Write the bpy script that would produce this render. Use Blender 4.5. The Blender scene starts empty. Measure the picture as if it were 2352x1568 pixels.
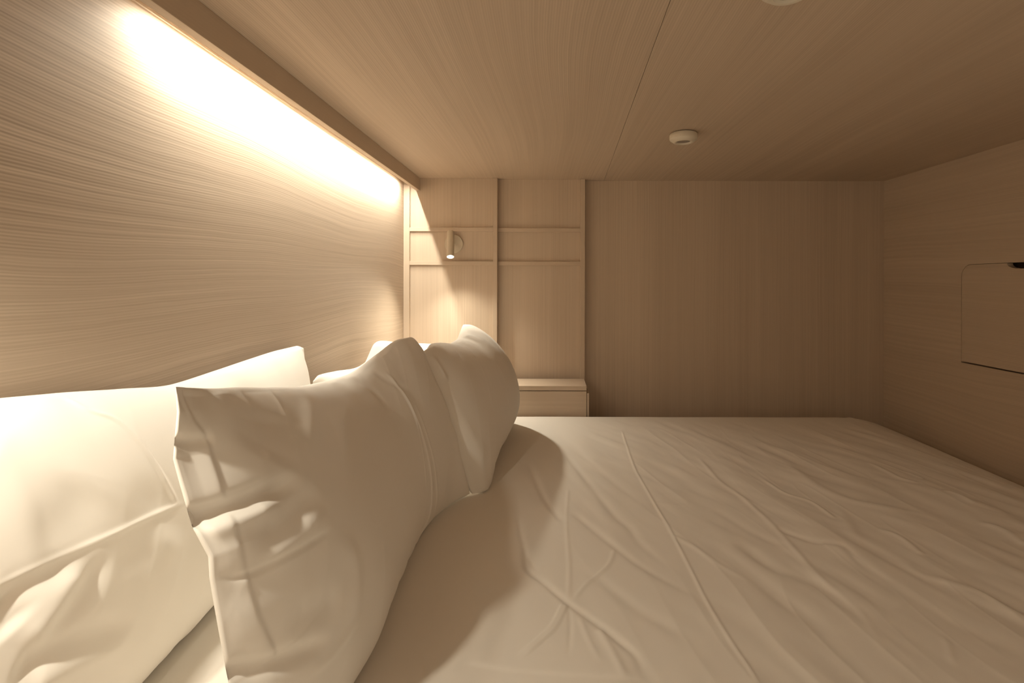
import bpy, bmesh, math, random
import numpy as np
from mathutils import Vector, Matrix

# ------------------------------------------------------------------ camera, light level
scene = bpy.context.scene
CZ = 0.965                     # eye height; the mattress top is 0.515 below it
F, VX, VY = 1176.0, 1262.0, 648.0   # focal length and principal point in photo pixels
cam_data = bpy.data.cameras.new('camera')
cam = bpy.data.objects.new('camera', cam_data)
scene.collection.objects.link(cam)
cam.location = (0, 0, CZ)
cam.rotation_euler = (math.radians(90), math.radians(-0.13), 0)
cam_data.sensor_width = 36
cam_data.lens = 18
cam_data.shift_x = -(VX - 1176) / 2352
cam_data.shift_y = -(784 - VY) / 2352
cam_data.clip_start = 0.01
scene.camera = cam

world = bpy.data.worlds.new('world')
scene.world = world
world.use_nodes = True
world.node_tree.nodes['Background'].inputs[0].default_value = (1.0, 0.78, 0.54, 1)
world.node_tree.nodes['Background'].inputs[1].default_value = 0.36

scene.view_settings.view_transform = 'Standard'
scene.view_settings.look = 'None'
scene.view_settings.gamma = 1
scene.view_settings.exposure = 0.62
scene.view_settings.use_curve_mapping = False
try:
    scene.cycles.max_bounces = 8
    scene.cycles.diffuse_bounces = 5
    scene.cycles.sample_clamp_indirect = 4
    scene.cycles.adaptive_threshold = 0.09
except Exception:
    pass

LED_STRENGTH = 900.0
LAMP_FAR = 12.5
LAMP_NEAR = 7.2
LED_COL = (1.0, 0.925, 0.77)
SPOT_COL = (1.0, 0.92, 0.75)
rnd = random.Random(7)

# ------------------------------------------------------------------ helpers
C = scene.collection

def obj(name, verts, faces, mat, parent=None, smooth=False, loc=None):
    me = bpy.data.meshes.new(name)
    me.from_pydata([tuple(v) for v in verts], [], [tuple(f) for f in faces])
    me.update()
    o = bpy.data.objects.new(name, me)
    C.objects.link(o)
    if mat:
        for m in (mat if isinstance(mat, (list, tuple)) else [mat]):
            me.materials.append(m)
    if smooth:
        me.polygons.foreach_set('use_smooth', [True] * len(me.polygons))
    if parent:
        o.parent = parent
    if loc:
        o.location = loc
    return o

def from_bm(name, bm, mat, parent=None, smooth=False, auto=None):
    me = bpy.data.meshes.new(name)
    bm.normal_update()
    bm.to_mesh(me); bm.free()
    o = bpy.data.objects.new(name, me)
    C.objects.link(o)
    for m in (mat if isinstance(mat, (list, tuple)) else [mat]):
        me.materials.append(m)
    if smooth:
        me.polygons.foreach_set('use_smooth', [True] * len(me.polygons))
        if auto:
            me.set_sharp_from_angle(angle=math.radians(auto))
    if parent:
        o.parent = parent
    return o

def thing(name, label, cat, loc, group=None):
    o = bpy.data.objects.new(name, None)
    C.objects.link(o)
    o.location = loc
    o.empty_display_size = 0.05
    tag(o, label, cat, group)
    return o

def tag(o, label, cat, group=None):
    o['label'] = label
    o['category'] = cat
    if group:
        o['group'] = group
    return o

def struct(o, label=None, cat=None):
    o['kind'] = 'structure'
    if label:
        o['label'] = label
        o['category'] = cat
    return o

def box_bm(bm, x0, x1, y0, y1, z0, z1, bev=0.0):
    vs = [bm.verts.new((x, y, z)) for x in (x0, x1) for y in (y0, y1) for z in (z0, z1)]
    idx = [(0, 1, 3, 2), (4, 6, 7, 5), (0, 4, 5, 1), (2, 3, 7, 6), (0, 2, 6, 4), (1, 5, 7, 3)]
    fs = [bm.faces.new([vs[i] for i in f]) for f in idx]
    if bev > 0:
        es = list({e for f in fs for e in f.edges})
        bmesh.ops.bevel(bm, geom=es, offset=bev, segments=2, profile=0.5, affect='EDGES')

def box(name, x0, x1, y0, y1, z0, z1, mat, parent=None, bev=0.0012, origin=(0, 0, 0)):
    bm = bmesh.new()
    ox, oy, oz = origin
    box_bm(bm, x0 - ox, x1 - ox, y0 - oy, y1 - oy, z0 - oz, z1 - oz, bev)
    bmesh.ops.recalc_face_normals(bm, faces=bm.faces)
    return from_bm(name, bm, mat, parent)

def lathe(name, prof, mat, parent=None, seg=64, cap0=True, cap1=True, auto=35):
    """prof: list of (r, z) spun about z."""
    bm = bmesh.new()
    rings = []
    for r, z in prof:
        if r < 1e-6:
            rings.append([bm.verts.new((0, 0, z))])
        else:
            rings.append([bm.verts.new((r * math.cos(2 * math.pi * k / seg), r * math.sin(2 * math.pi * k / seg), z)) for k in range(seg)])
    for a, b in zip(rings[:-1], rings[1:]):
        for k in range(seg):
            k2 = (k + 1) % seg
            if len(a) == 1 and len(b) == 1:
                continue
            if len(a) == 1:
                bm.faces.new((a[0], b[k], b[k2]))
            elif len(b) == 1:
                bm.faces.new((a[k2], a[k], b[0]))
            else:
                bm.faces.new((a[k], b[k], b[k2], a[k2]))
    bmesh.ops.recalc_face_normals(bm, faces=bm.faces)
    return from_bm(name, bm, mat, parent, smooth=True, auto=auto)

# ------------------------------------------------------------------ materials
def new_mat(name):
    m = bpy.data.materials.new(name)
    m.use_nodes = True
    nt = m.node_tree
    for n in list(nt.nodes):
        nt.nodes.remove(n)
    out = nt.nodes.new('ShaderNodeOutputMaterial')
    bs = nt.nodes.new('ShaderNodeBsdfPrincipled')
    nt.links.new(bs.outputs[0], out.inputs[0])
    return m, nt, bs

def N(nt, t, **kw):
    n = nt.nodes.new(t)
    for k, v in kw.items():
        setattr(n, k, v)
    return n

def math_n(nt, op, a, b=None, clamp=False):
    n = nt.nodes.new('ShaderNodeMath'); n.operation = op; n.use_clamp = clamp
    for i, v in enumerate((a, b)):
        if v is None:
            continue
        if isinstance(v, (int, float)):
            n.inputs[i].default_value = v
        else:
            nt.links.new(v, n.inputs[i])
    return n.outputs[0]

def wood(name, grain, cross, light=(0.60, 0.42, 0.27), dark=(0.44, 0.29, 0.175), pitch=0.0065,
         warp=0.02, fine=1.0, line=0.5, band=0.5, seed=0.0, rough=0.55, bump=0.15, warp_scale=1.4, quiet=None):
    """Straight-sawn veneer. grain/cross are axis indexes: along the grain, and across it in the face."""
    m, nt, bs = new_mat(name)
    L = nt.links.new
    tc = N(nt, 'ShaderNodeTexCoord')
    sep = N(nt, 'ShaderNodeSeparateXYZ')
    L(tc.outputs['Object'], sep.inputs[0])
    g, c = sep.outputs[grain], sep.outputs[cross]
    third = sep.outputs[3 - grain - cross]
    def noise(gs, cs, detail=2.0, off=0.0, csrc=None, rough_=0.5):
        cb = N(nt, 'ShaderNodeCombineXYZ')
        L(math_n(nt, 'MULTIPLY', g, gs), cb.inputs[0])
        L(math_n(nt, 'MULTIPLY', csrc if csrc is not None else c, cs), cb.inputs[1])
        cb.inputs[2].default_value = seed + off
        n = N(nt, 'ShaderNodeTexNoise')
        n.inputs['Scale'].default_value = 1.0
        n.inputs['Detail'].default_value = detail
        n.inputs['Roughness'].default_value = rough_
        L(cb.outputs[0], n.inputs['Vector'])
        return n.outputs['Fac']
    # warp the across-grain coordinate: long swells, then small waver
    w1 = math_n(nt, 'MULTIPLY', math_n(nt, 'SUBTRACT', noise(warp_scale, warp_scale * 1.6, 1.0, 3.1), 0.5), warp * 2)
    w2 = math_n(nt, 'MULTIPLY', math_n(nt, 'SUBTRACT', noise(9.0, 22.0, 1.0, 7.7), 0.5), pitch * 0.9)
    cw = math_n(nt, 'ADD', math_n(nt, 'ADD', c, w1), math_n(nt, 'ADD', w2, math_n(nt, 'MULTIPLY', third, 0.8)))
    # growth rings
    n1 = noise(0.9, 0.55 / pitch, 2.0, 11.0, cw, 0.55)
    r1 = N(nt, 'ShaderNodeMapRange'); r1.interpolation_type = 'SMOOTHSTEP'
    r1.inputs['From Min'].default_value = 0.36; r1.inputs['From Max'].default_value = 0.64
    L(n1, r1.inputs['Value'])
    sn = math_n(nt, 'SINE', math_n(nt, 'MULTIPLY', cw, 2 * math.pi / pitch))
    sn = math_n(nt, 'MULTIPLY_ADD', sn, 0.5)
    nt.nodes[-1].inputs[2].default_value = 0.5
    rings = math_n(nt, 'ADD', math_n(nt, 'MULTIPLY', r1.outputs[0], 0.42), math_n(nt, 'MULTIPLY', sn, 0.58))
    n5 = noise(1.6, 1.6 / pitch, 1.0, 51.0, cw)
    # fine pores
    n2 = noise(14.0 * fine, 900.0 * fine, 1.0, 21.0)
    # where the figure is strong / quiet, and slow tone bands
    n3 = noise(0.8, 3.0, 1.0, 31.0, cw)
    amp = N(nt, 'ShaderNodeMapRange')
    amp.inputs['From Min'].default_value = 0.35; amp.inputs['From Max'].default_value = 0.62
    amp.inputs['To Min'].default_value = 0.30; amp.inputs['To Max'].default_value = 1.0
    L(n3, amp.inputs['Value'])
    ampo = amp.outputs[0]
    if quiet is not None:      # plainer figure towards the lower edge of the board
        q = N(nt, 'ShaderNodeMapRange'); q.interpolation_type = 'SMOOTHSTEP'
        q.inputs['From Min'].default_value = quiet - 0.20; q.inputs['From Max'].default_value = quiet + 0.12
        q.inputs['To Min'].default_value = 0.40; q.inputs['To Max'].default_value = 1.0
        L(c, q.inputs['Value'])
        ampo = math_n(nt, 'MULTIPLY', ampo, q.outputs[0])
    n4 = noise(0.35, 13.0, 2.0, 41.0, cw)
    t = math_n(nt, 'MULTIPLY', math_n(nt, 'SUBTRACT', rings, 0.5), math_n(nt, 'MULTIPLY', ampo, line))
    t = math_n(nt, 'ADD', t, math_n(nt, 'MULTIPLY', math_n(nt, 'SUBTRACT', n4, 0.5), band))
    t = math_n(nt, 'ADD', t, math_n(nt, 'MULTIPLY', math_n(nt, 'SUBTRACT', n2, 0.5), 0.28))
    t = math_n(nt, 'ADD', t, math_n(nt, 'MULTIPLY', math_n(nt, 'SUBTRACT', n5, 0.5), 0.7 * line))
    fac = math_n(nt, 'ADD', t, 0.5, clamp=True)
    mix = N(nt, 'ShaderNodeMix', data_type='RGBA')
    L(fac, mix.inputs['Factor'])
    mix.inputs[6].default_value = (*light, 1)
    mix.inputs[7].default_value = (*dark, 1)
    L(mix.outputs[2], bs.inputs['Base Color'])
    bs.inputs['Roughness'].default_value = rough
    bs.inputs['Specular IOR Level'].default_value = 0.25
    return m

def plain(name, col, rough=0.5, spec=0.4):
    m, nt, bs = new_mat(name)
    n = N(nt, 'ShaderNodeTexNoise'); n.inputs['Scale'].default_value = 60
    tc = N(nt, 'ShaderNodeTexCoord'); nt.links.new(tc.outputs['Object'], n.inputs['Vector'])
    mix = N(nt, 'ShaderNodeMix', data_type='RGBA')
    nt.links.new(n.outputs['Fac'], mix.inputs['Factor'])
    mix.inputs[6].default_value = (*[c * 0.97 for c in col], 1)
    mix.inputs[7].default_value = (*[min(1, c * 1.03) for c in col], 1)
    nt.links.new(mix.outputs[2], bs.inputs['Base Color'])
    bs.inputs['Roughness'].default_value = rough
    bs.inputs['Specular IOR Level'].default_value = spec
    return m

def emit(name, col, strength):
    m, nt, bs = new_mat(name)
    bs.inputs['Base Color'].default_value = (0.9, 0.9, 0.9, 1)
    bs.inputs['Emission Color'].default_value = (*col, 1)
    bs.inputs['Emission Strength'].default_value = strength
    return m

def cotton(name, col=(0.80, 0.775, 0.73)):
    m, nt, bs = new_mat(name)
    tc = N(nt, 'ShaderNodeTexCoord')
    n2 = N(nt, 'ShaderNodeTexNoise'); n2.inputs['Scale'].default_value = 6
    nt.links.new(tc.outputs['Object'], n2.inputs['Vector'])
    mix = N(nt, 'ShaderNodeMix', data_type='RGBA')
    nt.links.new(n2.outputs['Fac'], mix.inputs['Factor'])
    mix.inputs[6].default_value = (*[c * 0.985 for c in col], 1)
    mix.inputs[7].default_value = (*col, 1)
    nt.links.new(mix.outputs[2], bs.inputs['Base Color'])
    bs.inputs['Roughness'].default_value = 0.85
    bs.inputs['Specular IOR Level'].default_value = 0.15
    bs.inputs['Sheen Weight'].default_value = 0.08
    return m

WL = (0.645, 0.53, 0.415); WD = (0.49, 0.39, 0.297)
M_left = wood('ash_veneer_bold', 1, 2, WL, (0.39, 0.305, 0.225), pitch=0.0042, warp=0.045, line=1.0, band=0.22, seed=2.0, bump=0.25, warp_scale=1.1, quiet=CZ)
M_ceil = wood('ash_veneer_ceiling', 1, 0, WL, WD, pitch=0.0045, warp=0.05, line=0.8, band=0.75, seed=5.0, warp_scale=0.8)
M_back = wood('ash_veneer_upright', 2, 0, WL, WD, pitch=0.0040, warp=0.004, line=0.7, band=0.85, seed=8.0)
M_right = wood('ash_veneer_right', 1, 2, WL, WD, pitch=0.0050, warp=0.03, line=0.7, band=0.7, seed=13.0)
M_rail = wood('ash_rail_wood', 0, 2, WL, WD, pitch=0.005, warp=0.004, line=0.3, band=0.3, seed=17.0)
M_stile = wood('ash_stile_wood', 2, 0, WL, WD, pitch=0.005, warp=0.002, line=0.3, band=0.3, seed=19.0)
M_ledge = wood('ash_ledge_wood', 0, 2, WL, WD, pitch=0.006, warp=0.008, line=0.4, band=0.7, seed=23.0)
M_edge = wood('ash_edge_band', 1, 0, WL, WD, pitch=0.005, warp=0.002, line=0.3, band=0.4, seed=29.0)
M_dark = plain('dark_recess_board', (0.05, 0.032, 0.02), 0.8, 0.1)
M_floor = wood('floor_boards', 1, 0, (0.40, 0.26, 0.16), (0.26, 0.16, 0.10), pitch=0.006, seed=31.0)
M_white = plain('beige_painted_metal', (0.62, 0.55, 0.44), 0.45)
M_plastic = plain('ivory_plastic', (0.72, 0.66, 0.55), 0.4)
M_lens = plain('grey_sensor_grille', (0.30, 0.26, 0.22), 0.6)
M_alu = plain('strip_channel', (0.7, 0.7, 0.7), 0.5)
M_cot = cotton('white_cotton', (0.86, 0.825, 0.77))
M_cot_bed = cotton('white_cotton_sheet', (0.77, 0.725, 0.66))
M_foam = plain('mattress_ticking', (0.6, 0.57, 0.52), 0.9)

# ------------------------------------------------------------------ room shell
XL, XR = -0.614, 1.440
YB, YN = 2.205, -0.02
ZC = CZ + 0.438
T = 0.03
struct(box('floor', XL - T, XR + T, YN, YB + T, -0.03, 0.0, M_floor))
struct(box('wall_left', XL - T, XL, YN, YB + T, 0.0, ZC + 0.06, M_left))
struct(box('wall_back', XL, XR + T, YB, YB + T, 0.0, ZC + 0.06, M_back))

# ceiling: two veneered boards meeting at a hairline joint
def seam_x(y):
    return 0.187 + (0.219 - 0.187) * (y - 0.80) / (1.75 - 0.80)
bm = bmesh.new()
def prism(bm, poly, z0, z1):
    a = [bm.verts.new((x, y, z0)) for x, y in poly]
    b = [bm.verts.new((x, y, z1)) for x, y in poly]
    n = len(poly)
    bm.faces.new(a); bm.faces.new(b[::-1])
    for i in range(n):
        bm.faces.new((a[i], b[i], b[(i + 1) % n], a[(i + 1) % n]))
hw = 0.0005
prism(bm, [(XL, YN), (seam_x(YN) - hw, YN), (seam_x(YB) - hw, YB), (XL, YB)], ZC, ZC + 0.018)
prism(bm, [(seam_x(YN) + hw, YN), (XR, YN), (XR, YB), (seam_x(YB) + hw, YB)], ZC, ZC + 0.018)
prism(bm, [(XL, YN), (XR, YN), (XR, YB), (XL, YB)], ZC + 0.0182, ZC + 0.06)
bmesh.ops.recalc_face_normals(bm, faces=bm.faces)
struct(from_bm('ceiling', bm, M_ceil))

# wall_right with a rounded cut-out for the hatch
HY0, HY1 = 1.339, 1.7906
HZ0, HZ1 = CZ - 0.277, CZ + 0.0647
R_ = 0.042
def hatch_outline(off, rr, z0extra=0.0, n=10):
    """y,z loop: two rounded top corners, square bottom ones."""
    y0, y1, z0, z1 = HY0 + off, HY1 - off, HZ0 + off + z0extra, HZ1 - off
    pts = [(y0, z0), (y1, z0)]
    for k in range(n + 1):
        a = math.pi / 2 * k / n
        pts.append((y1 - rr + rr * math.cos(a), z1 - rr + rr * math.sin(a)))
    for k in range(n + 1):
        a = math.pi / 2 + math.pi / 2 * k / n
        pts.append((y0 + rr + rr * math.cos(a), z1 - rr + rr * math.sin(a)))
    return pts
hole = hatch_outline(0.0, R_)
bm = bmesh.new()
outer = [(YN, 0.0), (YB, 0.0), (YB, ZC + 0.06), (YN, ZC + 0.06)]
def ring_loop(pts, x):
    vs = [bm.verts.new((x, y, z)) for y, z in pts]
    es = [bm.edges.new((vs[i], vs[(i + 1) % len(vs)])) for i in range(len(vs))]
    return vs, es
for x in (XR, XR + T):
    v1, e1 = ring_loop(outer, x)
    v2, e2 = ring_loop(hole, x)
    bmesh.ops.triangle_fill(bm, use_beauty=True, use_dissolve=False, edges=e1 + e2)
    if x == XR:
        keep = (v1, v2)
    else:
        for A, B in ((keep[0], v1), (keep[1], v2)):
            for i in range(len(A)):
                j = (i + 1) % len(A)
                bm.faces.new((A[i], A[j], B[j], B[i]))
bmesh.ops.recalc_face_normals(bm, faces=bm.faces)
struct(from_bm('wall_right', bm, M_right))
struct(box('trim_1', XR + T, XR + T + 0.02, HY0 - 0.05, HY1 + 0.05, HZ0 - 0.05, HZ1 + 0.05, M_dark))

# hatch panel: rounded board with a thumb scoop on the top edge
hatch = thing('wall_hatch', 'flush fold-down wooden hatch with rounded upper corner and dark scooped finger notch in right wall', 'hatch', (XR, 1.5648, HZ0))
out = hatch_outline(0.0013, R_ - 0.001, 0.0035)
yc, hwid, dep = 1.5648, 0.047, 0.0185
res = []
for (y, z) in out:
    res.append((y, z))
# insert scoop between the two top corners (after first corner arc)
i_ins = 2 + 11
scoop = []
for k in range(0, 17):
    a = math.pi * k / 16
    scoop.append((yc + hwid * math.cos(a), HZ1 - 0.0013 - dep * math.sin(a) ** 0.8))
res = res[:i_ins] + scoop + res[i_ins:]
bm = bmesh.new()
ring = [(y - 1.5648, z - HZ0) for y, z in res]
a = [bm.verts.new((0.0006, y, z)) for y, z in ring]
b = [bm.verts.new((0.019, y, z)) for y, z in ring]
bm.faces.new(a); bm.faces.new(b[::-1])
for i in range(len(a)):
    j = (i + 1) % len(a)
    bm.faces.new((a[i], b[i], b[j], a[j]))
bmesh.ops.recalc_face_normals(bm, faces=bm.faces)
from_bm('hatch_panel', bm, M_right, hatch)

# near partition beside the opening (carries the second lamp)
struct(box('wall_near', XL, -0.33, 0.165, 0.21, 0.0, ZC, M_back))

# ------------------------------------------------------------------ lattice panel on the back wall
PF = 2.163   # face of the inner panel
lat = thing('wall_lattice', 'pale wooden panel with raised batten grid on the back wall', 'wall panel', (-0.22, YB, 0.45))
O = (-0.22, YB, 0.45)
def X(px, Y): return (px - VX) / F * Y
def Z(py, Y): return CZ + (VY - py) / F * Y
BF = 2.150   # face of battens
PF2, BF2 = 2.184, 2.171     # the right-hand bay is set back a little
xm = X(1142.0, BF)
box('back_board', XL, xm - 0.004, PF, YB, 0.40, ZC, M_back, lat, 0.0006, O)
box('back_board', xm - 0.0038, X(1342, PF2), PF2, YB, 0.40, ZC, M_back, lat, 0.0006, O)
box('stile', XL + 0.0005, X(940.5, BF), BF, PF, 0.42, ZC - 0.0005, M_stile, lat, 0.0008, O)
box('stile', X(1132.0, BF), xm, BF, PF2, 0.42, ZC - 0.0005, M_stile, lat, 0.0008, O)
box('stile', X(1333.0, BF2), X(1343.5, BF2), BF2, PF2 + 0.004, 0.42, ZC - 0.0005, M_stile, lat, 0.0008, O)
for (xa, xb, bf, pf_) in ((X(940.5, BF), X(1132.0, BF), BF, PF), (xm, X(1333.0, BF2), BF2, PF2)):
    for (ya, yb) in ((522.5, 531.5), (600.0, 609.0)):
        box('rail', xa, xb, bf + 0.001, pf_, Z(yb, BF), Z(ya, BF), M_rail, lat, 0.0008, O)

# ------------------------------------------------------------------ ledge behind the mattress (top + drawer)
LY = 2.0
ledge = thing('bedside_ledge', 'low wooden bedside ledge with drawer front, at the foot of the lattice behind the pillows', 'shelf', (-0.2, LY, 0.0))
O2 = (-0.2, LY, 0.0)
xr = X(1348, LY)
ztop = Z(886, LY)
box('ledge_top', XL + 0.001, xr, LY, BF - 0.0005, ztop - 0.018, ztop, M_ledge, ledge, 0.001, O2)
box('drawer_front', XL + 0.001, xr - 0.0005, LY, LY + 0.018, 0.30, ztop - 0.0205, M_ledge, ledge, 0.0008, O2)
box('carcass', XL + 0.001, xr - 0.004, LY + 0.0185, BF - 0.001, 0.0, ztop - 0.0185, M_ledge, ledge, 0.0005, O2)
box('side_cover', xr + 0.001, X(1354, LY), LY + 0.004, LY + 0.10, 0.0, Z(903, LY), M_stile, ledge, 0.0008, O2)

# ------------------------------------------------------------------ light valance and strip
vx0, vx1 = -0.5635, -0.5475
vz = CZ + 0.3855
pel = box('trim_2', vx0, vx1, YN, PF - 0.0005, vz, ZC - 0.0003, [M_edge], None, 0.0006)
struct(pel)
SY0, SY1 = 0.78, 2.07
strip = thing('strip_light', 'hidden warm linear strip light washing the left wall from behind the valance', 'light', (-0.574, 1.5, ZC))
O3 = (-0.574, 1.5, ZC)
box('channel', -0.5795, -0.5637, SY0 - 0.01, SY1 + 0.01, ZC - 0.0255, ZC - 0.008, M_alu, strip, 0.0005, O3)
sv = [(-0.5735, SY0, ZC - 0.026), (-0.5715, SY0, ZC - 0.026), (-0.5715, SY1, ZC - 0.026), (-0.5735, SY1, ZC - 0.026)]
sv = [(x - O3[0], y - O3[1], z - O3[2]) for x, y, z in sv]
obj('diffuser', sv, [(0, 3, 2, 1)], emit('strip_emission', LED_COL, LED_STRENGTH), strip)

# ------------------------------------------------------------------ reading lamps
def reading_lamp(loc, facing, label, energy, aim, spread, head_off=(0, 0, 0)):
    """loc: centre of wall rose on the wall face; facing: +1 looks towards +y, -1 towards -y."""
    t = thing('reading_lamp', label, 'lamp', loc, 'small cylinder reading lamps')
    rose = lathe('wall_rose', [(0, 0), (0.0385, 0), (0.0385, 0.0095), (0.0375, 0.0105), (0, 0.0105)], M_white, t, 64)
    rose.rotation_euler = (math.radians(-90 * facing), 0, 0)
    d = facing
    hx, hz = head_off[0], head_off[2]
    # stubby arm
    arm = lathe('swivel_arm', [(0, 0), (0.0055, 0), (0.0055, 0.052), (0, 0.052)], M_white, t, 24)
    v = Vector((hx, d * 0.042, hz))
    arm.location = (0, d * 0.008, 0)
    arm.rotation_euler = v.to_track_quat('Z', 'Y').to_euler()
    head = lathe('lamp_head', [(0, 0.122), (0.0125, 0.122), (0.0148, 0.1195), (0.0150, 0.117), (0.0150, 0.0), (0.0136, 0.0), (0.0136, 0.0015), (0, 0.0015)], M_white, t, 48)
    lens = lathe('lens', [(0.0135, 0.0012), (0, 0.0012)], emit('lens_glow', (1, 0.95, 0.85), 4.0), head, 48)
    # pose: the open end points along aim
    axis = -Vector(aim).normalized()
    rot = axis.to_track_quat('Z', 'Y').to_euler()
    head.rotation_euler = rot
    centre = Vector((hx, d * 0.060, hz))
    head.location = centre - axis * 0.066
    # the lamp's own light
    ld = bpy.data.lights.new('lamp_beam', 'SPOT')
    ld.energy = energy
    ld.color = SPOT_COL
    ld.spot_size = math.radians(spread)
    ld.spot_blend = 1.0
    ld.shadow_soft_size = 0.013
    lo = bpy.data.objects.new('lamp_beam', ld)
    C.objects.link(lo)
    lo.parent = t
    lo.location = head.location - axis * 0.004
    lo.rotation_euler = rot
    return t

reading_lamp((X(1043, PF), PF, Z(561, PF)), -1,
             'small beige cylinder reading lamp lit on a round rose, on the back wall lattice', LAMP_FAR, (0.095, -0.52, -1.0), 132, (-0.004, 0, 0.0))
reading_lamp((-0.560, 0.21, CZ + 0.185), 1,
             'beige cylinder reading lamp on the near partition shining onto the left pillows', LAMP_NEAR, (0.22, 0.30, -0.90), 138)

# ------------------------------------------------------------------ ceiling sensors
def ceiling_sensor(x, y, label, sc=1.0):
    t = thing('ceiling_sensor', label, 'detector', (x, y, ZC), 'round detectors on the ceiling')
    lathe('base_plate', [(0, -0.0), (0.034 * sc, -0.0), (0.034 * sc, -0.003), (0, -0.003)], M_lens, t, 64)
    lathe('housing', [(0, -0.003), (0.0385 * sc, -0.003), (0.0400 * sc, -0.005), (0.0400 * sc, -0.017), (0.039 * sc, -0.0195),
                      (0.0285 * sc, -0.0275), (0.0265 * sc, -0.028), (0.0225 * sc, -0.0275), (0.0205 * sc, -0.0225), (0, -0.0225)], M_plastic, t, 96, auto=50)
    lathe('grille', [(0.0203 * sc, -0.0228), (0.0203 * sc, -0.0236), (0, -0.0236)], M_lens, t, 48)
    return t
ceiling_sensor(0.392, 1.502, 'round ivory ceiling detector fully in view, above the middle of the bed')
ceiling_sensor(0.341, 0.731, 'round ivory ceiling detector cut off by the top edge of the frame', 1.0)

# ------------------------------------------------------------------ noise and crease tools
def vnoise(x, y, seed=0):
    """smooth 2-D value noise in numpy, about -1..1"""
    xi = np.floor(x).astype(np.int64); yi = np.floor(y).astype(np.int64)
    fx = x - xi; fy = y - yi
    fx = fx * fx * fx * (fx * (fx * 6 - 15) + 10); fy = fy * fy * fy * (fy * (fy * 6 - 15) + 10)
    def h(a, b):
        n = (a * 374761393 + b * 668265263 + seed * 982451653) & 0x7fffffff
        n = ((n ^ (n >> 13)) * 1274126177) & 0x7fffffff
        n = n ^ (n >> 16)
        return (n & 0xffff) / 32767.5 - 1.0
    a = h(xi, yi); b = h(xi + 1, yi); c = h(xi, yi + 1); d = h(xi + 1, yi + 1)
    return (a * (1 - fx) + b * fx) * (1 - fy) + (c * (1 - fx) + d * fx) * fy

def smooth_poly(pts, n=12):
    P = np.array(pts, float)
    if len(P) < 3:
        t = np.linspace(0, 1, n * 2)[:, None]
        return P[0] * (1 - t) + P[-1] * t
    Q = np.vstack([2 * P[0] - P[1], P, 2 * P[-1] - P[-2]])
    outp = []
    for i in range(1, len(Q) - 2):
        p0, p1, p2, p3 = Q[i - 1], Q[i], Q[i + 1], Q[i + 2]
        for t in np.linspace(0, 1, n, endpoint=False):
            outp.append(0.5 * ((2 * p1) + (-p0 + p2) * t + (2 * p0 - 5 * p1 + 4 * p2 - p3) * t * t + (-p0 + 3 * p1 - 3 * p2 + p3) * t ** 3))
    outp.append(P[-1])
    return np.array(outp)

def crease(a, b, poly, kind, amp, w, L=0.05, t0=0.12, t1=0.25):
    """height to add at surface coordinates a,b (metres) for a crease along poly."""
    Q = smooth_poly(poly)
    d = np.zeros_like(a)
    reach = {'lip': max(4 * w, 3.5 * L), 'ridge': 3 * w, 'band': w * 2.5, 'step': max(4 * w, 3.5 * L)}[kind]
    m = (a > Q[:, 0].min() - reach) & (a < Q[:, 0].max() + reach) & (b > Q[:, 1].min() - reach) & (b < Q[:, 1].max() + reach)
    if not m.any():
        return d
    A, B = a[m], b[m]
    best = np.full(A.shape, 1e9); sd = np.zeros_like(A); tt = np.zeros_like(A)
    seg = Q[1:] - Q[:-1]
    ln = np.hypot(seg[:, 0], seg[:, 1]); cum = np.concatenate([[0], np.cumsum(ln)]); tot = cum[-1]
    for i in range(len(seg)):
        if ln[i] < 1e-9:
            continue
        ux, uy = seg[i] / ln[i]
        dx = A - Q[i, 0]; dy = B - Q[i, 1]
        al = np.clip(dx * ux + dy * uy, 0, ln[i])
        ex = dx - al * ux; ey = dy - al * uy
        dist = np.hypot(ex, ey)
        sg = np.sign(ux * ey - uy * ex)
        better = dist < best
        best = np.where(better, dist, best)
        sd = np.where(better, dist * sg, sd)
        tt = np.where(better, (cum[i] + al) / tot, tt)
    def ss(x):
        x = np.clip(x, 0, 1); return x * x * (3 - 2 * x)
    tap = (ss(tt / t0) if t0 > 0 else 1) * (ss((1 - tt) / t1) if t1 > 0 else 1)
    if kind == 'ridge':
        h = amp * np.exp(-(best / w) ** 2)
    elif kind == 'band':
        h = amp * ss((w * 1.25 - best) / (w * 0.5))
    elif kind == 'lip':      # sharp rise on the left of the line, dying away over L
        h = amp * (1 - np.exp(-np.maximum(sd, 0) / w)) * np.exp(-np.maximum(sd, 0) / L) * (sd > 0)
        # beyond the ends of the line fade by distance too
    else:
        h = 0.5 * amp * np.tanh(sd / w) * np.exp(-(best / L) ** 2)
    d[m] = h * tap
    return d

# ------------------------------------------------------------------ bed
BEDH = -0.515
BX0, BX1 = XL + 0.006, XR - 0.005
BY0, BY1 = 0.224, 1.995
def bedp(px, py):
    d = -BEDH * F / (py - VY)
    return ((px - VX) / F * d, d)

nx, ny = 880, 600
xs = np.linspace(BX0, BX1, nx)
ys = np.linspace(BY0, BY1, ny)
gx, gy = np.meshgrid(xs, ys, indexing='ij')
H = np.zeros_like(gx)
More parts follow.
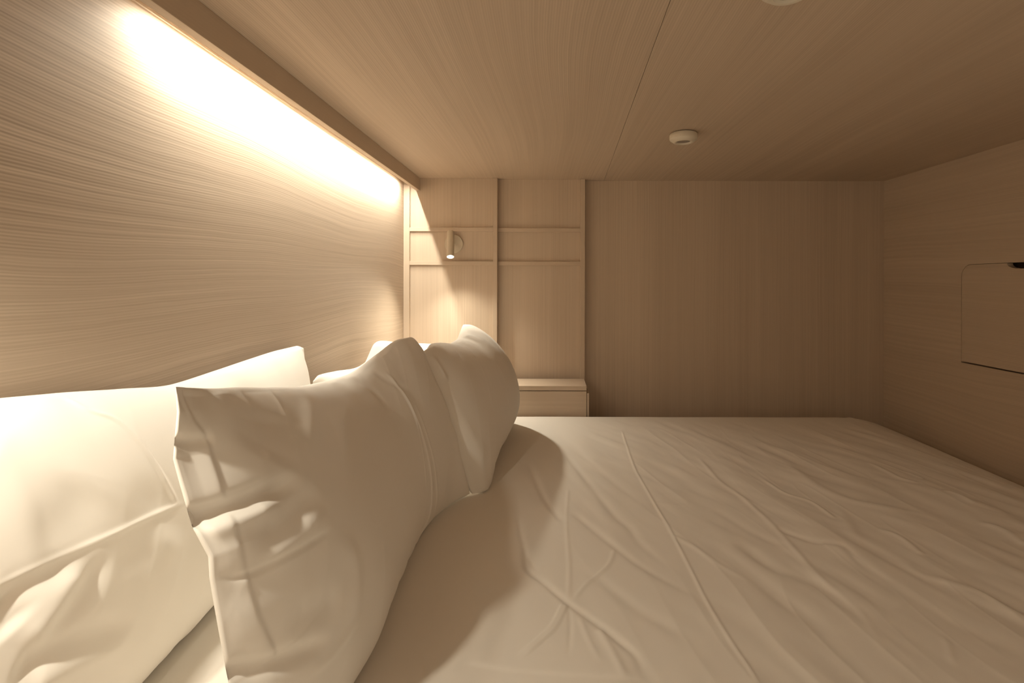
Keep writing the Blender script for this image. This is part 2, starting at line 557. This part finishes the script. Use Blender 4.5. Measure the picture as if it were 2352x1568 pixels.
# slow quilting and stretched folds, running mostly across the bed's width
def stretched(ang, cs, als, seed):
    ca, sa = math.cos(ang), math.sin(ang)
    u = gx * ca + gy * sa; v = -gx * sa + gy * ca
    return vnoise(u / cs + 40, v / als + 40, seed)
ang = math.radians(14)
mask = np.clip((gx + 0.05) / 0.35, 0.15, 1) * np.clip((BY1 - gy) / 0.35, 0.1, 1)
warpn = vnoise(gx * 3 + 9, gy * 3 + 9, 77) * 0.10
def folds(ang, cs, als, seed, p=1.0):
    ca, sa = math.cos(ang), math.sin(ang)
    u = gx * ca + gy * sa + warpn * 0.4; v = -gx * sa + gy * ca
    n = vnoise(u / cs + 40, v / als + 40, seed)
    return (1 - np.abs(n)) ** 3 * p
H += mask * 0.0030 * stretched(math.radians(12), 0.055, 0.30, 1)
H += mask * 0.0014 * folds(math.radians(16), 0.07, 0.30, 2)
H += mask * 0.0009 * folds(math.radians(8), 0.035, 0.22, 3) * np.clip((gx - 0.3) / 0.4, 0.2, 1)
H += 0.0012 * vnoise(gx / 0.16, gy / 0.2, 4)
patch = np.clip(vnoise(gx / 0.22 + 3, gy / 0.3 + 5, 61) * 1.4 + 0.5, 0, 1)
H += mask * patch * 0.0026 * stretched(math.radians(20), 0.028, 0.13, 8)
H += mask * (1 - patch) * 0.0020 * stretched(math.radians(34), 0.034, 0.16, 9)
BC = [
 ([(1428, 985), (1455, 1065), (1490, 1130), (1525, 1190), (1547, 1228), (1580, 1290), (1620, 1370), (1660, 1440), (1700, 1500), (1730, 1545), (1765, 1610)], 'ridge', 0.0032, 0.0030, 0, .08, .05),
 ([(1547, 1228), (1600, 1258), (1660, 1300), (1750, 1345)], 'ridge', 0.0028, 0.006, 0, .05, .5),
 ([(1299, 1040), (1351, 1107), (1411, 1182), (1445, 1209), (1467, 1242), (1497, 1269), (1560, 1320)], 'ridge', -0.0042, 0.010, 0, .1, .3),
 ([(1320, 1030), (1390, 1090), (1450, 1140), (1480, 1165)], 'ridge', -0.0025, 0.012, 0, .2, .4),
 ([(1314, 1175), (1374, 1224), (1419, 1259), (1471, 1299), (1550, 1345), (1640, 1390)], 'ridge', -0.0045, 0.009, 0, .1, .4),
 ([(1205, 1255), (1214, 1306), (1250, 1336), (1306, 1383), (1374, 1432), (1415, 1464), (1464, 1509), (1485, 1570)], 'ridge', -0.0055, 0.006, 0, .08, .2),
 ([(1340, 1300), (1400, 1350), (1470, 1400), (1540, 1440), (1640, 1490)], 'ridge', -0.0045, 0.013, 0, .2, .4),
 ([(1215, 1060), (1250, 1141), (1299, 1205)], 'ridge', -0.0045, 0.009, 0, .2, .1),
 ([(1190, 1180), (1203, 1250), (1240, 1325)], 'ridge', -0.004, 0.006, 0, .3, .2),
 ([(1306, 1120), (1302, 1200), (1309, 1300), (1306, 1380)], 'ridge', 0.0022, 0.004, 0, .1, .1),
 ([(1414, 1258), (1398, 1300), (1350, 1340), (1318, 1378)], 'ridge', 0.0028, 0.0042, 0, .1, .1),
 ([(1300, 1385), (1272, 1440), (1240, 1470), (1190, 1515)], 'band', 0.0022, 0.0060, 0, .05, .2),
 ([(1306, 1383), (1312, 1440), (1306, 1520)], 'ridge', -0.0018, 0.0035, 0, .2, .3),
 ([(1330, 1410), (1355, 1470), (1385, 1530)], 'ridge', 0.0020, 0.0045, 0, .2, .3),
 ([(1375, 1440), (1410, 1500), (1440, 1560)], 'ridge', 0.0030, 0.006, 0, .1, .1),
 ([(1600, 1045), (1650, 1100), (1700, 1135), (1779, 1208), (1830, 1265), (1889, 1330), (1936, 1368), (1980, 1407), (2020, 1470), (2060, 1560)], 'ridge', 0.0034, 0.0065, 0, .1, .3),
 ([(1779, 1208), (1820, 1225), (1869, 1242), (1933, 1255), (1975, 1290), (2035, 1328), (2110, 1365)], 'ridge', -0.0050, 0.009, 0, .1, .4),
 ([(1640, 1165), (1720, 1215), (1800, 1250), (1830, 1262)], 'ridge', -0.003, 0.012, 0, .2, .2),
 ([(1700, 1240), (1760, 1290), (1850, 1330), (1930, 1350)], 'ridge', -0.004, 0.014, 0, .2, .3),
 ([(1740, 1090), (1800, 1130), (1865, 1150), (1920, 1190)], 'ridge', 0.0042, 0.0055, 0, .3, .05),
 ([(1800, 1055), (1860, 1105), (1930, 1140), (2010, 1160), (2100, 1175), (2200, 1200)], 'ridge', 0.0050, 0.014, 0, .2, .3),
 ([(1920, 1150), (1960, 1220), (1980, 1260)], 'ridge', 0.004, 0.014, 0, .3, .3),
 ([(1990, 1058), (2040, 1083), (2070, 1098), (2115, 1110)], 'ridge', 0.0045, 0.007, 0, .3, .1),
 ([(2075, 1078), (2122, 1099)], 'ridge', 0.0035, 0.005, 0, .4, .1),
 ([(2160, 1125), (2200, 1138), (2240, 1160)], 'ridge', 0.005, 0.007, 0, .3, .1),
 ([(2015, 1208), (2070, 1233), (2120, 1272)], 'ridge', 0.0050, 0.007, 0, .3, .05),
 ([(2060, 1280), (2120, 1318), (2200, 1342), (2300, 1372)], 'ridge', 0.004, 0.010, 0, .2, .3),
 ([(2240, 1195), (2295, 1212), (2360, 1250)], 'ridge', 0.0055, 0.009, 0, .3, .1),
 ([(2160, 1450), (2180, 1480), (2192, 1530)], 'ridge', 0.003, 0.006, 0, .3, .3),
 ([(2250, 1350), (2300, 1390), (2370, 1430)], 'ridge', 0.004, 0.010, 0, .3, .3),
 ([(1060, 1523), (1160, 1540), (1300, 1553), (1500, 1566)], 'lip', 0.0025, 0.004, 0.05, .1, .1),
 ([(975, 1500), (982, 1530), (984, 1560)], 'ridge', -0.0015, 0.003, 0, .3, .3),
]
for pts, kind, amp, w, L, t0, t1 in BC:
    H += crease(gx, gy, [bedp(*p) for p in pts], kind, amp * (0.62 if kind == 'ridge' else 0.8), w, L if L else 0.05, t0, t1)

def interp(x, tab):
    return np.interp(x, [t[0] for t in tab], [t[1] for t in tab])
def hermite(x, tab):
    """smooth interpolation through (x, value...) rows"""
    tab = np.array(tab, float); X_ = tab[:, 0]
    outv = []
    for k in range(1, tab.shape[1]):
        Y_ = tab[:, k]
        d = np.diff(Y_) / np.diff(X_)
        m_ = np.zeros_like(Y_); m_[0] = d[0]; m_[-1] = d[-1]
        for i in range(1, len(Y_) - 1):
            m_[i] = 0 if d[i - 1] * d[i] <= 0 else 2 * d[i - 1] * d[i] / (d[i - 1] + d[i])
        i = np.clip(np.searchsorted(X_, x) - 1, 0, len(X_) - 2)
        hh = X_[i + 1] - X_[i]; t = np.clip((x - X_[i]) / hh, 0, 1)
        outv.append((2 * t**3 - 3 * t**2 + 1) * Y_[i] + (t**3 - 2 * t**2 + t) * hh * m_[i] + (-2 * t**3 + 3 * t**2) * Y_[i + 1] + (t**3 - t**2) * hh * m_[i + 1])
    return outv
prof = hermite(gx, [(-0.62, 0), (1.10, 0.0), (1.17, -0.004), (1.22, -0.014), (1.306, -0.045), (1.37, -0.075), (1.40, -0.10), (1.412, -0.14), (1.42, -0.19)])[0]
edge = hermite(gy, [(0.224, -0.19), (0.229, -0.06), (0.24, -0.018), (0.27, 0.0), (1.955, 0.0), (1.975, -0.004), (1.988, -0.020), (1.993, -0.05), (1.995, -0.19)])[0]
fade = np.clip((1.42 - gx) / 0.2, 0, 1)
bump_corner = 0.003 * np.exp(-((gx - 1.155) / 0.012) ** 2 - ((gy - 1.96) / 0.05) ** 2)
ZB = CZ + BEDH + prof + edge + H * fade * np.clip((1.99 - gy) / 0.05, 0, 1) + bump_corner
gyy = gy
def grid_faces(na, nb):
    i = np.arange(na - 1)[:, None] * nb + np.arange(nb - 1)[None, :]
    i = i.ravel()
    return np.stack([i, i + nb, i + nb + 1, i + 1], 1)
def np_mesh(name, V, Fc, mat, parent=None):
    me = bpy.data.meshes.new(name)
    me.vertices.add(len(V)); me.vertices.foreach_set('co', V.astype(np.float32).ravel())
    me.loops.add(Fc.size); me.loops.foreach_set('vertex_index', Fc.astype(np.int32).ravel())
    me.polygons.add(len(Fc)); me.polygons.foreach_set('loop_start', np.arange(0, Fc.size, 4, dtype=np.int32))
    me.update(calc_edges=True); me.validate()
    me.polygons.foreach_set('use_smooth', [True] * len(me.polygons))
    me.materials.append(mat)
    o = bpy.data.objects.new(name, me); C.objects.link(o)
    if parent: o.parent = parent
    return o
V = np.stack([gx, gyy, ZB], -1).reshape(-1, 3)
Fs = grid_faces(nx, ny)
sheet = np_mesh('bed_sheet', V, Fs, M_cot_bed)
tag(sheet, 'creased white fitted sheet stretched over the whole wide mattress', 'sheet')
mat_o = box('mattress', BX0 + 0.02, BX1 - 0.05, BY0 + 0.03, BY1 - 0.03, 0.25, CZ + BEDH - 0.02, M_foam, None, 0.0)
# round the right-hand side below the sheet
me = mat_o.data
for v in me.vertices:
    if v.co.x > 1 and v.co.z > 0.3:
        v.co.x = 1.15
tag(mat_o, 'thick mattress entirely covered by the white sheet', 'mattress')
pb = box('bed_platform', XL + 0.002, XR - 0.002, 0.222, 1.996, 0.0, 0.249, M_ledge, None, 0.001)
tag(pb, 'low wooden platform carrying the mattress from wall to wall', 'bed base')

# ------------------------------------------------------------------ pillows
def make_pillow(name, label, stations, px_creases=(), k=1.0, nu=230, nv=150, seed=0, pf=(0.62, 0.48), yshift=None, edge_dx=None, pucker=0.0022, rough_amp=0.0012):
    """stations: rows (Y, Tx, Tz, Bx, Bz, front bulge, back bulge), heights relative to the eye; k scales all."""
    st = np.array(stations, float) * k
    y0, y1 = st[0, 0], st[-1, 0]
    t = np.linspace(0, 1, nu)
    tt = 0.5 - 0.5 * np.cos(np.pi * t)
    u = y0 + (y1 - y0) * (0.55 * t + 0.45 * tt)
    Tx, Tz, Bx, Bz, f, b = hermite(u, st)
    # quick rounding at both ends: bulges follow a root profile over the last few cm
    s = np.linspace(0, 1, nv)
    s = 0.5 - 0.5 * np.cos(np.pi * s) * (0.55) - 0.45 * (0.5 - s) * 2 * 0.5 if False else (0.6 * s + 0.4 * (0.5 - 0.5 * np.cos(np.pi * s)))
    pa, pb_ = pf
    def prof(s_):
        smax = pa / (pa + pb_)
        mx = smax ** pa * (1 - smax) ** pb_
        return np.clip(s_, 0, 1) ** pa * np.clip(1 - s_, 0, 1) ** pb_ / mx
    S, U = np.meshgrid(s, u)          # U rows
    cx = (Bx - Tx)[:, None]; cz = (Bz - Tz)[:, None]
    ln = np.hypot(cx, cz)
    nxv = -cz / ln; nzv = cx / ln
    pr = prof(S)
    prb = np.sin(np.pi * S) ** 0.7
    fx = Tx[:, None] + cx * S + nxv * f[:, None] * pr
    fz = Tz[:, None] + cz * S + nzv * f[:, None] * pr
    bx = Tx[:, None] + cx * S - nxv * b[:, None] * prb
    bz = Tz[:, None] + cz * S - nzv * b[:, None] * prb
    UY = U.copy()
    if edge_dx is not None:      # wavy open end of the case
        e = np.interp(S, [q[0] for q in edge_dx], [q[1] for q in edge_dx]) * np.exp(-((U - y0) / 0.035) ** 2)
        fx = fx + e; bx = bx + e
    if yshift is not None:
        UY = UY + yshift(U, S)
    # surface coordinates for creases (metres)
    arc = np.concatenate([np.zeros((nu, 1)), np.cumsum(np.hypot(np.diff(fx, axis=1), np.diff(fz, axis=1)), axis=1)], 1)
    px = VX + fx / UY * F; py = VY - fz / UY * F
    def locate(p):
        d = (px - p[0]) ** 2 + (py - p[1]) ** 2
        i, j = np.unravel_index(np.argmin(d), d.shape)
        return (U[i, j], arc[i, j])
    Hh = np.zeros_like(fx)
    for pts, kind, amp, w, L, t0, t1 in px_creases:
        Hh += crease(U, -arc, [(q[0], -q[1]) for q in map(locate, pts)], kind, amp, w, L if L else 0.05, t0, t1)
    # puckers at the seams, soft dents elsewhere
    du = np.minimum(U - y0, y1 - U); dv = np.minimum(S, 1 - S) * arc[:, -1:]
    Hh += pucker * np.exp(-dv / 0.05) * vnoise(U / 0.035, dv / 0.12 + seed, seed + 5) * np.clip(dv / 0.01, 0, 1)
    Hh += pucker * np.exp(-du / 0.05) * vnoise(arc / 0.035, du / 0.12 + seed, seed + 6) * np.clip(du / 0.01, 0.3, 1)
    Hh += rough_amp * vnoise(U / 0.09 + seed, arc / 0.11, seed + 7) + rough_amp * 0.5 * (1 - np.abs(vnoise((U + 0.5 * arc) / 0.05, (arc - 0.4 * U) / 0.2, seed + 9))) ** 3
    win = np.clip(np.minimum(S, 1 - S) / 0.02, 0, 1)
    Hh *= win
    # normals of the front sheet
    P3 = np.stack([fx, UY, fz], -1)
    du_ = np.gradient(P3, axis=0); dv_ = np.gradient(P3, axis=1)
    nrm = np.cross(dv_, du_)
    nrm /= np.maximum(np.linalg.norm(nrm, axis=-1, keepdims=True), 1e-9)
    if nrm[nu // 2, nv // 2, 0] < 0:
        nrm = -nrm
    P3 = P3 + nrm * Hh[..., None]
    B3 = np.stack([bx, UY, bz], -1)[:, 1:-1]
    ringp = np.concatenate([P3, B3[:, ::-1]], 1)      # ring of nv + nv-2
    # rest on the sheet, stay off the wall
    zmin = BEDH + 0.004
    ringp[..., 2] = np.where(ringp[..., 2] < zmin, zmin + 0.15 * np.tanh((ringp[..., 2] - zmin) / 0.15) * 0.02, ringp[..., 2])
    ringp[..., 0] = np.maximum(ringp[..., 0], XL + 0.004)
    nr = ringp.shape[1]
    org = np.array([ringp[..., 0].mean(), ringp[..., 1].mean(), BEDH])
    V = (ringp - org).reshape(-1, 3)
    faces = []
    i = np.arange(nu - 1)[:, None] * nr; j = np.arange(nr)[None, :]; j2 = (j + 1) % nr
    faces.append(np.stack([(i + j), (i + j2), (i + nr + j2), (i + nr + j)], -1).reshape(-1, 4))
    for row in (0, nu - 1):
        base = row * nr
        fr = np.arange(nv); bk = np.concatenate([[0], nr - np.arange(1, nv - 1), [nv - 1]])
        q = []
        for m_ in range(nv - 1):
            q.append((base + fr[m_], base + fr[m_ + 1], base + bk[m_ + 1], base + bk[m_]))
        q = [x for x in q if len(set(x)) == 4]
        faces.append(np.array(q))
    Fc = np.concatenate(faces)
    o = np_mesh(name, V, Fc, M_cot)
    o.location = (org[0], org[1], org[2] + CZ)
    bm_ = bmesh.new(); bm_.from_mesh(o.data)
    bmesh.ops.recalc_face_normals(bm_, faces=bm_.faces); bm_.to_mesh(o.data); bm_.free()
    tag(o, label, 'pillow', 'white cotton pillows on the bed')
    return o

KS = 0.515 / 0.536
# front near pillow
P1 = [
 # Y     Tx      Tz      Bx      Bz      f       b
 (0.520, -0.379, -0.107, -0.288, -0.534, -0.004, 0.008),
 (0.546, -0.382, -0.113, -0.292, -0.536, 0.028, 0.014),
 (0.590, -0.388, -0.123, -0.285, -0.538, 0.053, 0.020),
 (0.650, -0.396, -0.134, -0.274, -0.538, 0.070, 0.024),
 (0.720, -0.397, -0.149, -0.270, -0.538, 0.073, 0.026),
 (0.850, -0.400, -0.171, -0.280, -0.538, 0.071, 0.026),
 (1.000, -0.395, -0.181, -0.285, -0.538, 0.066, 0.026),
 (1.120, -0.375, -0.156, -0.277, -0.538, 0.056, 0.026),
 (1.200, -0.352, -0.134, -0.255, -0.538, 0.048, 0.022),
 (1.245, -0.338, -0.134, -0.232, -0.538, 0.036, 0.018),
 (1.272, -0.330, -0.148, -0.212, -0.536, 0.026, 0.026),
 (1.286, -0.326, -0.162, -0.201, -0.536, 0.012, 0.024),
]
C1 = [
 ([(452, 1192), (520, 1168), (600, 1140), (692, 1100)], 'ridge', -0.013, 0.010, 0, .0, .35),
 ([(470, 1225), (560, 1195), (650, 1150)], 'ridge', 0.004, 0.010, 0, .1, .35),
 ([(398, 1014), (440, 1018), (500, 1004)], 'ridge', -0.0055, 0.006, 0, .0, .4),
 ([(400, 940), (450, 925), (520, 915)], 'ridge', -0.002, 0.02, 0, .1, .5),
 ([(770, 1216), (650, 1284), (570, 1320), (490, 1328)], 'ridge', -0.0032, 0.0040, 0, .3, .2),
 ([(575, 1305), (640, 1270), (700, 1225), (752, 1170)], 'ridge', 0.0045, 0.014, 0, .3, .3),
 ([(570, 1255), (620, 1225), (680, 1175), (735, 1120)], 'ridge', -0.0050, 0.013, 0, .3, .3),
 ([(540, 1540), (620, 1526), (700, 1500), (765, 1464)], 'ridge', -0.0080, 0.009, 0, .0, .4),
 ([(650, 1430), (730, 1405), (790, 1370)], 'ridge', -0.0035, 0.016, 0, .3, .3),
 ([(522, 1145), (500, 1075), (478, 1010), (445, 960), (418, 893)], 'step', 0.0024, 0.0014, 0.05, .02, .0),
 ([(640, 1512), (600, 1420), (570, 1320), (553, 1250), (535, 1180)], 'step', 0.0024, 0.0014, 0.05, .02, .02),
 ([(705, 900), (718, 960), (708, 1030), (690, 1080)], 'ridge', 0.0035, 0.016, 0, .35, .35),
 ([(600, 935), (620, 990), (610, 1060)], 'ridge', -0.006, 0.040, 0, .3, .3),
 ([(770, 1230), (812, 1280), (822, 1350), (812, 1450)], 'ridge', 0.0035, 0.015, 0, .3, .3),
 ([(880, 850), (930, 910), (962, 975), (985, 1060), (992, 1130), (982, 1200), (950, 1262)], 'ridge', 0.0026, 0.0035, 0, .1, .15),
 ([(940, 900), (972, 975), (997, 1060), (1004, 1130), (994, 1190)], 'ridge', 0.0018, 0.003, 0, .3, .15),
 ([(925, 900), (958, 975), (975, 1060), (982, 1130)], 'ridge', 0.0012, 0.0025, 0, .3, .15),
 ([(700, 1560), (770, 1500), (840, 1400)], 'ridge', 0.0022, 0.006, 0, .3, .3),
 ([(800, 870), (860, 900), (900, 950)], 'ridge', -0.0025, 0.010, 0, .2, .4),
 ([(850, 850), (900, 880), (950, 900)], 'ridge', -0.002, 0.008, 0, .2, .4),
]
make_pillow('pillow', 'front white pillow nearest the camera, leaning, with open hemmed case end', P1, C1, KS, 400, 280, 3,
            edge_dx=[(0, 0), (0.06, -0.002), (0.17, -0.013), (0.22, -0.011), (0.33, -0.006), (0.40, 0.004), (0.45, 0.001), (0.7, -0.003), (1, 0)])

P2 = [
 (1.288, -0.326, -0.180, -0.190, -0.534, 0.003, 0.030),
 (1.297, -0.320, -0.176, -0.172, -0.537, 0.012, 0.036),
 (1.320, -0.316, -0.172, -0.160, -0.538, 0.024, 0.040),
 (1.370, -0.318, -0.166, -0.164, -0.538, 0.050, 0.028),
 (1.450, -0.316, -0.172, -0.176, -0.538, 0.076, 0.045),
 (1.560, -0.300, -0.186, -0.190, -0.538, 0.102, 0.055),
 (1.660, -0.300, -0.186, -0.188, -0.538, 0.120, 0.055),
 (1.760, -0.305, -0.170, -0.185, -0.538, 0.128, 0.050),
 (1.850, -0.312, -0.156, -0.180, -0.538, 0.122, 0.045),
 (1.920, -0.322, -0.160, -0.185, -0.536, 0.100, 0.035),
 (1.970, -0.330, -0.172, -0.200, -0.530, 0.062, 0.020),
 (1.990, -0.330, -0.185, -0.215, -0.515, 0.020, 0.008),
]
C2 = [
 ([(990, 815), (1010, 850), (1030, 880)], 'ridge', 0.006, 0.01, 0, .3, .3),
 ([(1050, 960), (1080, 1000), (1120, 1060)], 'ridge', 0.004, 0.02, 0, .3, .3),
 ([(1060, 1070), (1085, 1100), (1105, 1130)], 'ridge', -0.004, 0.008, 0, .2, .1),
]
make_pillow('pillow', 'front white pillow farther from the camera, plump, beside the ledge', P2, C2, KS, 220, 150, 11)

P3 = [
 (0.415, -0.590, -0.140, -0.545, -0.500, 0.004, 0.004),
 (0.44, -0.588, -0.130, -0.545, -0.510, 0.040, 0.02),
 (0.50, -0.588, -0.122, -0.545, -0.514, 0.085, 0.03),
 (0.60, -0.588, -0.132, -0.545, -0.514, 0.100, 0.03),
 (0.70, -0.587, -0.147, -0.548, -0.514, 0.095, 0.03),
 (0.80, -0.587, -0.160, -0.550, -0.514, 0.085, 0.03),
 (0.90, -0.586, -0.156, -0.555, -0.514, 0.080, 0.03),
 (1.00, -0.585, -0.151, -0.555, -0.514, 0.075, 0.025),
 (1.10, -0.582, -0.147, -0.560, -0.514, 0.060, 0.02),
 (1.17, -0.579, -0.147, -0.560, -0.510, 0.035, 0.012),
 (1.20, -0.577, -0.155, -0.560, -0.500, 0.006, 0.004),
]
C3 = [
 ([(140, 908), (200, 942), (262, 966), (310, 1008), (350, 1060), (385, 1115), (412, 1165)], 'ridge', 0.0016, 0.0032, 0, .1, .1),
 ([(-30, 1365), (120, 1292), (240, 1236), (330, 1196), (430, 1152)], 'ridge', 0.0018, 0.0034, 0, .05, .2),
 ([(-30, 1395), (60, 1350), (160, 1300), (230, 1262)], 'ridge', -0.0060, 0.012, 0, .1, .5),
 ([(20, 1560), (120, 1500), (200, 1464), (310, 1446)], 'ridge', -0.0085, 0.012, 0, .1, .3),
 ([(60, 1590), (140, 1545), (230, 1505), (310, 1475)], 'ridge', 0.0045, 0.012, 0, .1, .4),
 ([(90, 1480), (150, 1430), (182, 1380), (214, 1325), (243, 1262)], 'ridge', -0.0055, 0.012, 0, .2, .3),
 ([(40, 1500), (105, 1430), (160, 1350), (200, 1280)], 'ridge', 0.0045, 0.013, 0, .2, .3),
 ([(-30, 1400), (10, 1420), (40, 1450)], 'ridge', -0.008, 0.012, 0, .2, .3),
 ([(220, 1110), (150, 1200), (60, 1260)], 'ridge', -0.003, 0.03, 0, .3, .3),
 ([(380, 1100), (330, 1220), (310, 1350)], 'ridge', -0.003, 0.03, 0, .3, .3),
 ([(400, 1200), (380, 1300), (390, 1400)], 'ridge', 0.003, 0.025, 0, .3, .3),
]
make_pillow('pillow', 'rear white pillow against the left wall, nearest the camera and brightly lit', P3, C3, 1.0, 360, 260, 21, pf=(0.5, 0.45))

P4 = [
 (1.235, -0.570, -0.240, -0.560, -0.505, 0.004, 0.004),
 (1.26, -0.568, -0.230, -0.555, -0.512, 0.040, 0.010),
 (1.35, -0.566, -0.236, -0.550, -0.514, 0.080, 0.020),
 (1.50, -0.563, -0.250, -0.540, -0.514, 0.100, 0.025),
 (1.555, -0.560, -0.245, -0.530, -0.514, 0.105, 0.025),
 (1.595, -0.545, -0.192, -0.520, -0.514, 0.100, 0.025),
 (1.625, -0.542, -0.188, -0.510, -0.514, 0.100, 0.025),
 (1.70, -0.530, -0.200, -0.500, -0.514, 0.105, 0.030),
 (1.85, -0.470, -0.222, -0.480, -0.514, 0.100, 0.030),
 (1.93, -0.415, -0.233, -0.450, -0.514, 0.070, 0.025),
 (1.965, -0.395, -0.236, -0.430, -0.510, 0.030, 0.012),
 (1.98, -0.390, -0.240, -0.430, -0.500, 0.006, 0.004),
]
make_pillow('pillow', 'rear white pillow mostly hidden, only its corner peeking above the front pillows', P4, (), 1.0, 200, 110, 31, pf=(0.5, 0.45))
